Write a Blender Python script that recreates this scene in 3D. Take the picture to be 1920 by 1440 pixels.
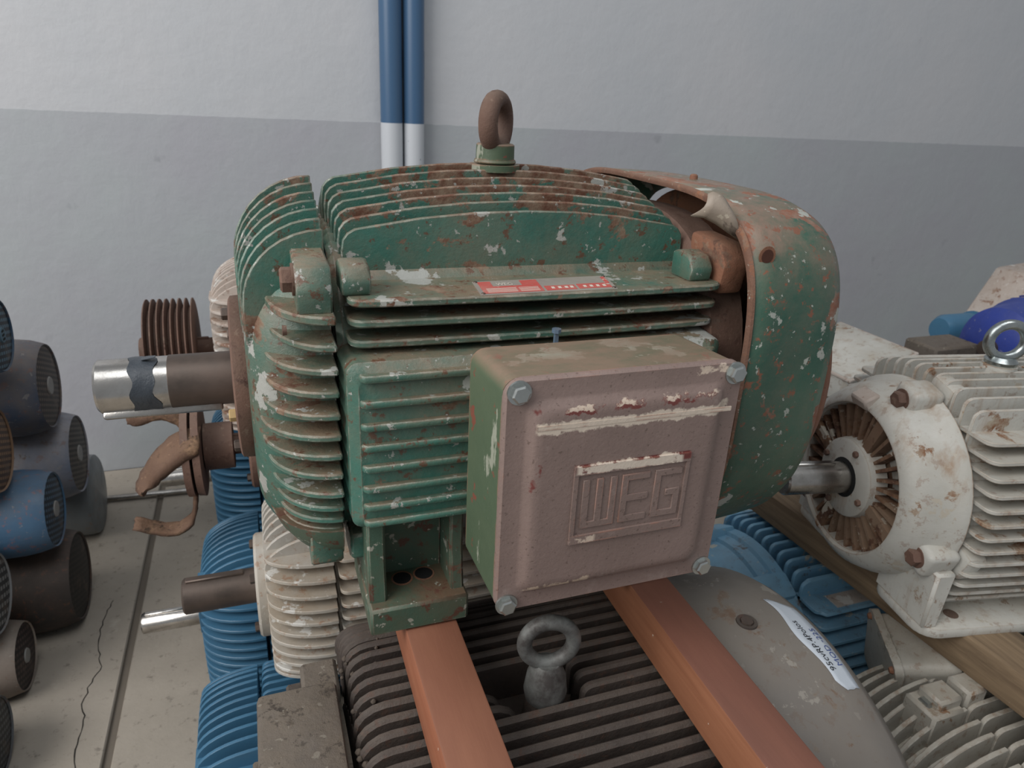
import bpy, bmesh, math, random
from mathutils import Vector, Matrix, Euler
PI = math.pi
random.seed(7)
for o in list(bpy.data.objects):
    bpy.data.objects.remove(o, do_unlink=True)
SC = bpy.context.scene
COL = SC.collection
Z0 = 0.878            # height of the big green motor's shaft above the floor

# ---------------------------------------------------------------- camera
def make_camera():
    yaw, pitch, roll = math.radians(20.79), math.radians(22.26), math.radians(-3.008)
    f = Vector((math.sin(yaw)*math.cos(pitch), math.cos(yaw)*math.cos(pitch), -math.sin(pitch)))
    r = Vector((math.cos(yaw), -math.sin(yaw), 0)); d = f.cross(r)
    c, s = math.cos(roll), math.sin(roll)
    r2 = c*r + s*d; d2 = -s*r + c*d
    M = Matrix((r2, -d2, -f)).transposed().to_4x4()
    M.translation = Vector((0.0335, -0.8310, 0.3221+Z0))
    cam = bpy.data.cameras.new('camera'); co = bpy.data.objects.new('camera', cam); COL.objects.link(co)
    co.matrix_world = M
    cam.sensor_fit = 'HORIZONTAL'; cam.sensor_width = 36; cam.lens = 36*1310/1920
    cam.clip_start = 0.02
    cam.dof.use_dof = True; cam.dof.focus_distance = 0.72; cam.dof.aperture_fstop = 11
    SC.camera = co
make_camera()

# ---------------------------------------------------------------- light
W = bpy.data.worlds.new('overcast'); SC.world = W; W.use_nodes = True
bg = W.node_tree.nodes['Background']
bg.inputs[0].default_value = (0.88, 0.92, 0.97, 1); bg.inputs[1].default_value = 0.31
def area(name, loc, target, sx, sy, power, col):
    L = bpy.data.lights.new(name, 'AREA'); L.shape = 'RECTANGLE'; L.size = sx; L.size_y = sy
    L.energy = power; L.color = col
    o = bpy.data.objects.new(name, L); COL.objects.link(o); o.location = loc
    o.rotation_euler = (Vector(target)-Vector(loc)).to_track_quat('-Z', 'Y').to_euler()
    return o
area('doorway_daylight', (-2.7, -1.0, 2.9), (0.1, 0.3, 0.8), 3.0, 2.6, 138, (1.0, 0.975, 0.95))
area('roof_skylight', (0.4, -1.2, 4.6), (0.4, 0.0, 0.6), 3.0, 2.0, 48, (0.96, 0.98, 1.0))
SC.view_settings.view_transform = 'Standard'; SC.view_settings.look = 'None'
SC.view_settings.exposure = 0.0; SC.view_settings.gamma = 1.0
SC.view_settings.use_curve_mapping = False

# ---------------------------------------------------------------- helpers: materials
def lin(c):
    if isinstance(c, str):
        c = [int(c[i:i+2], 16)/255 for i in (0, 2, 4)]
    return tuple((v/12.92 if v <= .04045 else ((v+.055)/1.055)**2.4) for v in c[:3])+(1,)
class G:
    def __init__(s, name):
        s.m = bpy.data.materials.new(name); s.m.use_nodes = True; s.t = s.m.node_tree
        s.b = s.t.nodes['Principled BSDF']; s.vec = s.n('ShaderNodeTexCoord').outputs['Object']
    def n(s, ty, **k):
        x = s.t.nodes.new(ty)
        for a, v in k.items(): setattr(x, a, v)
        return x
    def put(s, sock, v):
        if isinstance(v, bpy.types.NodeSocket): s.t.links.new(v, sock)
        else: sock.default_value = v
    def noise(s, sc, det=6, ro=.6, vec=None, dist=0, scale3=None):
        x = s.n('ShaderNodeTexNoise'); v = vec or s.vec
        if scale3:
            mp = s.n('ShaderNodeMapping'); s.put(mp.inputs['Vector'], v); mp.inputs['Scale'].default_value = scale3; v = mp.outputs[0]
        s.put(x.inputs['Vector'], v); x.inputs['Scale'].default_value = sc
        x.inputs['Detail'].default_value = det; x.inputs['Roughness'].default_value = ro
        x.inputs['Distortion'].default_value = dist
        return x.outputs[0]
    def rng(s, v, a, b, c=0., d=1., smooth=False):
        x = s.n('ShaderNodeMapRange'); x.clamp = True
        if smooth: x.interpolation_type = 'SMOOTHSTEP'
        s.put(x.inputs[0], v)
        for i, q in enumerate((a, b, c, d)): x.inputs[1+i].default_value = q
        return x.outputs[0]
    def math(s, op, a, b=0., c=0.):
        x = s.n('ShaderNodeMath', operation=op); s.put(x.inputs[0], a); s.put(x.inputs[1], b); s.put(x.inputs[2], c)
        return x.outputs[0]
    def mix(s, f, a, b):
        x = s.n('ShaderNodeMix', data_type='RGBA'); s.put(x.inputs[0], f)
        s.put(x.inputs[6], lin(a) if isinstance(a, str) else a); s.put(x.inputs[7], lin(b) if isinstance(b, str) else b)
        return x.outputs[2]
    def sep(s, v):
        x = s.n('ShaderNodeSeparateXYZ'); s.put(x.inputs[0], v); return x.outputs
    def up(s):
        return s.sep(s.n('ShaderNodeNewGeometry').outputs['Normal'])[2]
    def bump(s, h, st=.3, dist=.01, nrm=None):
        x = s.n('ShaderNodeBump'); s.put(x.inputs['Height'], h); x.inputs['Strength'].default_value = st
        x.inputs['Distance'].default_value = dist
        if nrm: s.put(x.inputs['Normal'], nrm)
        s.put(s.b.inputs['Normal'], x.outputs[0]); return x.outputs[0]
    def edge(s, r=.003, lo=.97, hi=.8):
        bv = s.n('ShaderNodeBevel'); bv.samples = 4; bv.inputs['Radius'].default_value = r
        g = s.n('ShaderNodeNewGeometry')
        d = s.n('ShaderNodeVectorMath', operation='DOT_PRODUCT'); s.put(d.inputs[0], bv.outputs[0]); s.put(d.inputs[1], g.outputs['Normal'])
        return s.rng(d.outputs['Value'], lo, hi)
    def done(s, col, rough=.5, metal=0.):
        s.put(s.b.inputs['Base Color'], lin(col) if isinstance(col, str) else col)
        s.put(s.b.inputs['Roughness'], rough); s.put(s.b.inputs['Metallic'], metal); return s.m

def paint(name, col, col2, rust='6b3f33', rust_at=.62, chip='a9aaa3', chip_at=.68, dust='83705f', dust_amt=.6,
          rough=.45, edge=None, sc=1., bump=.25, streak=0., streak_col='7a4a2c', toprust=0., grime=.55):
    g = G(name)
    c = g.mix(g.rng(g.noise(5*sc, 5), .35, .65), col, col2)
    if streak:
        st = g.rng(g.noise(22*sc, 5, .65, scale3=(1, 1, .12)), .55, .72)
        c = g.mix(g.math('MULTIPLY', st, streak), c, streak_col)
    if dust_amt:
        dm = g.math('MULTIPLY', g.rng(g.up(), .15, .85), g.rng(g.noise(14*sc, 6, .7), .3, .62))
        c = g.mix(g.math('MULTIPLY', dm, dust_amt), c, dust)
        d2 = g.rng(g.noise(7*sc, 8, .75), .4, .68)
        c = g.mix(g.math('MULTIPLY', d2, dust_amt*grime), c, dust)
        c = g.mix(g.rng(g.noise(55*sc, 6, .72), .575, .62, 0, min(.85, dust_amt)), c, rust)
    rn = g.noise(15*sc, 9, .68, dist=.3)
    if toprust: rn = g.math('ADD', rn, g.math('MULTIPLY', g.rng(g.sep(g.vec)[2], .17, .25), toprust))
    rm = g.rng(rn, rust_at, rust_at+.03)
    c = g.mix(rm, c, g.mix(g.rng(g.noise(48*sc, 5, .7), .38, .62), rust, dust))
    if chip:
        cm = g.rng(g.noise(19*sc, 7, .62), chip_at, chip_at+.015)
        c = g.mix(cm, c, chip)
        c = g.mix(g.rng(g.noise(80*sc, 4, .6), .645, .665, 0, min(.85, dust_amt)), c, chip)
    if edge:
        e = g.math('MULTIPLY', g.edge(), g.rng(g.noise(40, 5, .7), .34, .5))
        ec = g.mix(g.rng(g.noise(70, 3), .45, .6), edge[0], edge[1])
        c = g.mix(e, c, ec)
    h = g.noise(60*sc, 8, .7)
    g.bump(h, bump, .004)
    r = g.rng(g.noise(20*sc, 4), .3, .7, rough-.08, rough+.15)
    return g.done(c, g.math('MAXIMUM', r, g.math('MULTIPLY', rm, .85)))

def metal(name, col, col2, rough=.35, sc=1., metallic=1., bump=.1, scratch=False):
    g = G(name)
    v = g.noise(12*sc, 6, .65)
    c = g.mix(g.rng(v, .35, .65), col, col2)
    g.bump(g.noise(90*sc, 5, .7), bump, .002)
    return g.done(c, g.rng(v, .3, .7, rough-.08, rough+.18), metallic)

def plain(name, col, rough=.6, var=.12, sc=20, bump=.1):
    g = G(name); c = lin(col)
    lo = tuple(v*(1-var) for v in c[:3])+(1,); hi = tuple(min(1, v*(1+var)) for v in c[:3])+(1,)
    g.bump(g.noise(sc*4, 6), bump, .003)
    return g.done(g.mix(g.noise(sc, 6), lo, hi), rough)

# ---------------------------------------------------------------- helpers: geometry
class B:
    """collects shapes into one mesh"""
    def __init__(s): s.bm = bmesh.new()
    def faces(s, vs, fs):
        bv = [s.bm.verts.new(v) for v in vs]
        for f in fs:
            try: s.bm.faces.new([bv[i] for i in f])
            except ValueError: pass
        return bv
    def box(s, x0, x1, y0, y1, z0, z1):
        return s.faces([(x, y, z) for x in (x0, x1) for y in (y0, y1) for z in (z0, z1)],
                [(0, 1, 3, 2), (4, 6, 7, 5), (0, 4, 5, 1), (2, 3, 7, 6), (0, 2, 6, 4), (1, 5, 7, 3)])
    def obox(s, c, ax, ay, az, sx, sy, sz):
        c, ax, ay, az = Vector(c), Vector(ax).normalized(), Vector(ay).normalized(), Vector(az).normalized()
        vs = [c+ax*(i*sx/2)+ay*(j*sy/2)+az*(k*sz/2) for i in (-1, 1) for j in (-1, 1) for k in (-1, 1)]
        return s.faces(vs, [(0, 1, 3, 2), (4, 6, 7, 5), (0, 4, 5, 1), (2, 3, 7, 6), (0, 2, 6, 4), (1, 5, 7, 3)])
    def prism(s, pts, plane, a, b):
        f = {'xz': lambda p, t: (p[0], t, p[1]), 'xy': lambda p, t: (p[0], p[1], t), 'yz': lambda p, t: (t, p[0], p[1])}[plane]
        n = len(pts)
        return s.faces([f(p, a) for p in pts]+[f(p, b) for p in pts],
                [tuple(range(n)), tuple(range(2*n-1, n-1, -1))]+[(i, (i+1) % n, n+(i+1) % n, n+i) for i in range(n)])
    def loft(s, rings, cap0=True, cap1=True):
        n = len(rings[0]); vs = [p for r in rings for p in r]; fs = []
        for k in range(len(rings)-1):
            for i in range(n):
                fs.append((k*n+i, k*n+(i+1) % n, (k+1)*n+(i+1) % n, (k+1)*n+i))
        if cap0: fs.append(tuple(range(n-1, -1, -1)))
        if cap1: fs.append(tuple(range((len(rings)-1)*n, len(rings)*n)))
        return s.faces(vs, fs)
    def lathe(s, prof, n=40, axis='x', c=(0, 0, 0), cap0=True, cap1=True, a0=0.):
        rings = []
        for t, r in prof:
            ring = []
            for i in range(n):
                a = a0+2*PI*i/n; u, v = r*math.cos(a), r*math.sin(a)
                p = {'x': (t, u, v), 'y': (v, t, u), 'z': (u, v, t)}[axis]
                ring.append((p[0]+c[0], p[1]+c[1], p[2]+c[2]))
            rings.append(ring)
        return s.loft(rings, cap0, cap1)
    def tube(s, pts, r, n=10, cap=True):
        pts = [Vector(p) for p in pts]; rings = []; up = Vector((0, 0, 1))
        for i, p in enumerate(pts):
            t = (pts[min(i+1, len(pts)-1)]-pts[max(i-1, 0)]).normalized()
            a = t.cross(up)
            if a.length < 1e-3: a = t.cross(Vector((0, 1, 0)))
            a.normalize(); b = a.cross(t); rr = r[i] if isinstance(r, (list, tuple)) else r
            rings.append([tuple(p+a*(rr*math.cos(2*PI*k/n))+b*(rr*math.sin(2*PI*k/n))) for k in range(n)])
        return s.loft(rings, cap, cap)
    def torus(s, c, R, r, ang=0., n=36, m=14, sq=1.):
        d = Vector((math.cos(ang), math.sin(ang), 0)); nn = Vector((-math.sin(ang), math.cos(ang), 0)); c = Vector(c)
        vs = []; fs = []
        for i in range(n):
            a = 2*PI*i/n; rad = d*math.cos(a)+Vector((0, 0, 1))*math.sin(a)
            for j in range(m):
                b = 2*PI*j/m
                vs.append(tuple(c+rad*(R+r*math.cos(b))+nn*(r*sq*math.sin(b))))
        for i in range(n):
            for j in range(m):
                fs.append((i*m+j, ((i+1) % n)*m+j, ((i+1) % n)*m+(j+1) % m, i*m+(j+1) % m))
        return s.faces(vs, fs)
    def out(s, name, mat, parent=None, bevel=0., seg=1, smooth=38):
        bmesh.ops.recalc_face_normals(s.bm, faces=s.bm.faces)
        if bevel:
            ed = [e for e in s.bm.edges if len(e.link_faces) == 2 and e.calc_face_angle(0) > .6]
            bmesh.ops.bevel(s.bm, geom=ed, offset=bevel, offset_type='OFFSET', segments=seg, affect='EDGES', clamp_overlap=True, profile=.5)
        me = bpy.data.meshes.new(name); s.bm.to_mesh(me); s.bm.free()
        me.materials.append(mat)
        if smooth:
            for p in me.polygons: p.use_smooth = True
            me.set_sharp_from_angle(angle=math.radians(smooth))
        o = bpy.data.objects.new(name, me); COL.objects.link(o)
        if parent: o.parent = parent
        return o
def tag(o, label=None, cat=None, group=None, kind=None):
    if label: o['label'] = label
    if cat: o['category'] = cat
    if group: o['group'] = group
    if kind: o['kind'] = kind
    return o
def thing(name, loc, label, cat, group=None, rz=0., rx=0.):
    o = bpy.data.objects.new(name, None); COL.objects.link(o); o.location = loc; o.rotation_euler = (rx, 0, rz)
    o.empty_display_size = .05
    return tag(o, label, cat, group)
def lbl(o, t): o['label'] = t; return o
def arc(cx, cy, r, a0, a1, n): return [(cx+r*math.cos(a0+(a1-a0)*i/n), cy+r*math.sin(a0+(a1-a0)*i/n)) for i in range(n+1)]
def rrect(x0, x1, z0, z1, r, n=5):
    return arc(x1-r, z1-r, r, 0, PI/2, n)+arc(x0+r, z1-r, r, PI/2, PI, n)+arc(x0+r, z0+r, r, PI, 1.5*PI, n)+arc(x1-r, z0+r, r, 1.5*PI, 2*PI, n)
def sell(ay, az, n, cy=0., cz=0., k=48, azb=None, nb=None):
    pts = []
    for i in range(k):
        a = 2*PI*i/k; c, s = math.cos(a), math.sin(a); N = n if s >= 0 else (nb or n); Z = az if s >= 0 else (azb or az)
        pts.append((cy+ay*math.copysign(abs(c)**(2/N), c), cz+Z*math.copysign(abs(s)**(2/N), s)))
    return pts
def hexbolt(name, mat, parent, c, d, w, h, washer=0., flat=0.):
    """hex head centred at c, pointing along axis d ('-y','-x','z')"""
    b = B(); ax = d[-1]; sg = -1 if d[0] == '-' else 1
    i = 'xyz'.index(ax); prof = [(0, w/2/math.cos(PI/6)*1.0), (sg*h*.85, w/2/math.cos(PI/6)), (sg*h, w/2*.92)]
    b.lathe(prof, 6, ax, c, a0=flat)
    if washer: b.lathe([(-sg*.0005, w*.72), (sg*.0018, w*.72)], 20, ax, c)
    return b.out(name, mat, parent, smooth=25)

# fins ------------------------------------------------------------
def fin_body(axis, t, x0, x1, top, inn, th, rc, mat, par, arch=.5, xm=None, sign=1, bevel=0., notch=None):
    """one straight cooling fin. axis 'v': plate at y=t rising to z=top; axis 'h': plate at z=t reaching y=sign*top"""
    xm = (x0+x1)/2 if xm is None else xm
    f = lambda x: top-arch*(x-xm)**2
    pts = [(x0, inn), (x0, f(x0)-rc)]
    for i in range(1, 5):
        a = PI-(PI/2)*i/4; pts.append((x0+rc*1.15+rc*1.15*math.cos(a), f(x0+rc)-rc+rc*math.sin(a)))
    n = 6
    for i in range(1, n): 
        x = x0+rc*1.15+(x1-x0-rc*2.3)*i/n; pts.append((x, f(x)))
    for i in range(0, 4):
        a = PI/2-(PI/2)*i/4; pts.append((x1-rc*1.15+rc*1.15*math.cos(a), f(x1-rc)-rc+rc*math.sin(a)))
    pts += [(x1, f(x1)-rc), (x1, inn)]
    b = B()
    if axis == 'v': b.prism(pts, 'xz', t-th/2, t+th/2)
    else: b.prism([(x, sign*v) for x, v in pts], 'xy', t-th/2, t+th/2)
    return b.out('fin', mat, par, bevel=bevel)
def fin_bell(axis, t, xj, xn, top, nose, inn, th, mat, par, n=2.2, sign=1, bevel=0.):
    """curved end-shield fin from the joint xj to the nose xn"""
    pts = [(xn, inn), (xn, nose)]
    k = 9
    for i in range(1, k+1):
        u = PI/2*i/k
        x = xj-(xj-xn)*abs(math.cos(u))**(2/n); v = nose+(top-nose)*abs(math.sin(u))**(2/n)
        pts.append((x, v))
    pts.append((xj, inn))
    b = B()
    if axis == 'v': b.prism(pts, 'xz', t-th/2, t+th/2)
    else: b.prism([(x, sign*v) for x, v in pts], 'xy', t-th/2, t+th/2)
    return b.out('fin', mat, par, bevel=bevel)

# ---------------------------------------------------------------- materials
M = {}
M['green'] = paint('green_paint', '437568', '366054', rust='63402f', rust_at=.58, chip='a4a59f', chip_at=.615, dust='85725f', dust_amt=.9,
                   rough=.30, edge=('74483a', 'c2bcb0'), bump=.4, toprust=.11)
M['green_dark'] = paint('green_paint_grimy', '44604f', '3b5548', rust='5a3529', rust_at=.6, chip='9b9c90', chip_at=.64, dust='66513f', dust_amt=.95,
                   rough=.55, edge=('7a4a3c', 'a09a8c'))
M['green_cover'] = paint('green_sheet_paint', '356250', '2f5446', rust='85523d', rust_at=.60, chip='a9aca4', chip_at=.635, dust='8b7263', dust_amt=1.0, grime=.3, toprust=.10,
                   rough=.4, edge=('8a5c42', '76503c'))
M['primer'] = plain('bare_primer', 'a2a39d', .7)
M['rustbrown'] = paint('rust_brown', '5d473d', '74574a', rust='4a3029', rust_at=.6, chip='8d7a6a', chip_at=.72, dust='776558', dust_amt=.4, rough=.75, bump=.5)
M['rustorange'] = paint('rust_orange', '7d5442', '8c6047', rust='5a382c', rust_at=.58, chip='8f7b68', chip_at=.74, dust='7a6452', dust_amt=.4, rough=.8, bump=.5)
M['rustmix'] = paint('rust_mix', '7a5a4a', '6c4c3d', rust='8a5a40', rust_at=.56, chip='a39a8c', chip_at=.64, dust='806a5a', dust_amt=.5, rough=.8, bump=.6, sc=1.6)
M['steel'] = metal('bright_steel', 'c9c6c1', '8f8a84', .24)
M['steel_dark'] = metal('stained_steel', '5b524c', '74665e', .5, metallic=.75)
M['zinc'] = metal('zinc_bolt', 'c6cac8', 'a9adaa', .32)
M['galv'] = metal('galvanised_ring', 'c4c8c4', '8e9698', .22, sc=2)
M['oldring'] = metal('worn_grey_ring', '8a8d8a', '4c4846', .5, metallic=.35, sc=2.5)
M['darkiron'] = paint('greasy_iron', '3f3834', '4b423d', rust='5a4338', rust_at=.63, chip=None, dust='5e544b', dust_amt=.55, rough=.6, bump=.5, sc=1.4)
M['ironplate'] = paint('dusty_iron_plate', '6c645c', '514a44', rust='3a332e', rust_at=.6, chip='8f887c', chip_at=.72, dust='716659', dust_amt=.6, rough=.85, bump=.7, sc=1.2)
M['blue'] = paint('blue_paint', '467593', '3b6784', rust='35566c', rust_at=.75, chip=None, dust='5f7f96', dust_amt=.12, rough=.33, bump=.1)
M['blue_old'] = paint('old_blue_paint', '7fb0cd', '6c9dbb', rust='5b5048', rust_at=.62, chip='b5b3a8', chip_at=.63, dust='6d7c86', dust_amt=.35, rough=.42)
M['cream'] = paint('cream_paint', 'c3c1bb', 'ada79c', rust='94603a', rust_at=.64, chip='d2d0ca', chip_at=.61, dust='a08b72', dust_amt=.45, rough=.38)
M['white'] = paint('white_paint', 'c8c7c0', 'b0afa8', rust='7a5236', rust_at=.598, chip='b0a89a', chip_at=.64, dust='a89d8c', dust_amt=.35, rough=.42, edge=('7f5838', 'a08a6c'), streak=.7, streak_col='8f6c4a')
M['white_rust'] = paint('rusted_white_paint', '6e5442', '86725f', rust='4c3226', rust_at=.5, chip='bdb6a8', chip_at=.62, dust='7d5f48', dust_amt=.5, rough=.75)
M['pink'] = paint('dirty_pale_paint', 'b5a79c', 'c3bcb5', rust='7b5746', rust_at=.59, chip='cfccc6', chip_at=.61, dust='9a8574', dust_amt=.5, rough=.5)
M['grey'] = paint('grey_paint', 'b4b0a6', '9d998f', rust='7a5a40', rust_at=.62, chip='8d887c', chip_at=.62, dust='8b7f6f', dust_amt=.4, rough=.45, edge=('6f5a48', 'c4c0b6'))
M['sheet'] = paint('grey_sheet_steel', '7b7670', '6f6862', rust='6f5a4b', rust_at=.6, chip='918b82', chip_at=.64, dust='80776c', dust_amt=.35, rough=.5, bump=.12, sc=.8)
M['royal'] = paint('royal_blue_paint', '2c3f92', '25357e', rust='1d2a5f', rust_at=.72, chip='c9c4b4', chip_at=.73, dust='5c6590', dust_amt=.2, rough=.35)
M['black'] = plain('black_void', '0d0d0e', .9)
M['wire'] = plain('wire', 'b59a6a', .6)

def wood(name, a, b, knot, rough=.6, ax=(1, .06, 1), top=None):
    g = G(name)
    gr = g.noise(60, 6, .65, scale3=ax, dist=.6)
    c = g.mix(g.rng(gr, .3, .7), a, b)
    c = g.mix(g.rng(g.noise(9, 5, .6, scale3=(1, .25, 1)), .5, .75, 0, .75), c, knot)
    c = g.mix(g.rng(g.noise(70, 3), .735, .75), c, 'cdbfae')
    if top: c = g.mix(g.rng(g.up(), .5, .8, 0, .8), c, g.mix(g.rng(g.noise(14, 6, .65, scale3=(1, .3, 1)), .35, .65), top[0], top[1]))
    g.bump(gr, .15, .003)
    return g.done(c, rough)
M['timber'] = wood('red_timber', 'a3694d', '93593f', '835440', top=('855a46', '784e3d'))
M['timber2'] = wood('orange_timber', '98664a', '85553c', '704734', top=('664137', '744a3e'))
M['oldwood'] = wood('weathered_timber', '8f7a60', '5d4c3a', '3f352b', .85)

# ---------------------------------------------------------------- setting
def setting():
    g = G('wall_plaster')
    pos = g.n('ShaderNodeNewGeometry').outputs['Position']; x, y, z = g.sep(pos)
    zz = g.math('ADD', z, g.math('MULTIPLY', g.math('SUBTRACT', g.noise(30, 4, vec=pos), .5), .006))
    step = g.rng(zz, Z0+.2295, Z0+.2305)
    n1 = g.noise(1.6, 5, vec=pos)
    lowc = g.mix(g.rng(n1, .35, .65), 'aab0b2', 'a8a9af'); upc = g.mix(g.rng(n1, .35, .65), 'c0c1c4', 'babdc1')
    c = g.mix(step, lowc, upc)
    sm = g.math('MULTIPLY', g.rng(g.noise(9, 4, .6, vec=pos), .66, .74), g.rng(g.noise(1.3, 2, vec=pos), .5, .6))
    c = g.mix(g.math('MULTIPLY', sm, .6), c, '85878c')
    hgt = g.math('ADD', g.noise(14, 9, .62, vec=pos), g.math('MULTIPLY', step, -.25))
    g.bump(hgt, .16, .02)
    wallm = g.done(c, .62)
    b = B(); b.box(-2.6, 5.0, 1.5, 1.62, 0, 3.2)
    tag(b.out('wall_back', wallm, smooth=0), kind='structure')
    g = G('concrete')
    pos = g.n('ShaderNodeNewGeometry').outputs['Position']
    c = g.mix(g.rng(g.noise(3, 8, .65, vec=pos), .3, .7), 'a89f93', '928a7e')
    c = g.mix(g.rng(g.noise(40, 5, .7, vec=pos), .58, .68, 0, .6), c, '5d564e')
    c = g.mix(g.rng(g.noise(12, 6, .6, vec=pos), .62, .72, 0, .5), c, 'b8b0a4')
    g.bump(g.noise(70, 8, .7, vec=pos), .3, .004)
    cm = g.done(c, .8)
    jm = plain('joint_filler', '6a6258', .9)
    # two slabs with a real recessed joint running towards the wall
    b = B(); b.box(-2.6, 5.0, -1.6, 1.6, -.12, -.008)
    fl = tag(b.out('floor', jm, smooth=0), kind='structure')
    b = B(); b.prism([(-2.6, -1.6), (-.331, -1.6), (-.318, 1.5), (-2.6, 1.5)], 'xy', -.05, 0)
    b.out('slab', cm, fl, bevel=.003)
    b = B(); b.prism([(-.315, -1.6), (5.0, -1.6), (5.0, 1.5), (-.302, 1.5)], 'xy', -.05, 0)
    b.out('slab', cm, fl, bevel=.003)
    # hairline crack
    cr = [(-.372, .80), (-.3807, .7534), (-.3835, .697), (-.3777, .624), (-.3641, .57), (-.3777, .5266), (-.3827, .4688), (-.3722, .4236), (-.374, .3651), (-.3684, .3084), (-.374, .24)]
    pts = []
    for (xa, ya), (xb, yb) in zip(cr[:-1], cr[1:]):
        for k in range(4):
            t = k/4; pts.append((xa+(xb-xa)*t+random.uniform(-.003, .003), ya+(yb-ya)*t))
    b = B(); vs = []; fs = []
    for i, (px, py) in enumerate(pts):
        w = .0006+.0008*random.random()
        vs += [(px-w, py, .0006), (px+w, py, .0006)]
        if i: fs.append((2*i-2, 2*i-1, 2*i+1, 2*i))
    b.faces(vs, fs); b.out('crack', plain('crack_dirt', '2c2824', .95), fl, smooth=0)
    # conduits on the wall: blue above the paint line, off-white below
    g = G('conduit_paint'); pos = g.n('ShaderNodeNewGeometry').outputs['Position']
    st = g.rng(g.sep(pos)[2], Z0+.232, Z0+.2325)
    c = g.mix(st, 'c4c8cd', '426181'); c = g.mix(g.rng(g.noise(40, 4, vec=pos), .72, .74), c, '24415e')
    pm = g.done(c, .35)
    for x, r, t in ((.462, .0335, 'left blue conduit pipe on the wall, off-white below the paint line'),
                    (.532, .032, 'right blue conduit pipe on the wall, off-white below the paint line')):
        root = thing('conduit_pipe', (x, 1.5-r-.002, 0), t, 'pipe', 'conduit pipes on the wall')
        b = B(); b.lathe([(0, r), (3.1, r)], 28, 'z'); b.out('pipe', pm, root)
        b = B(); b.box(r-.004, r+.006, r-.012, r+.002, Z0+.36, Z0+.44); b.out('clip', pm, root)
setting()

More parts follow.
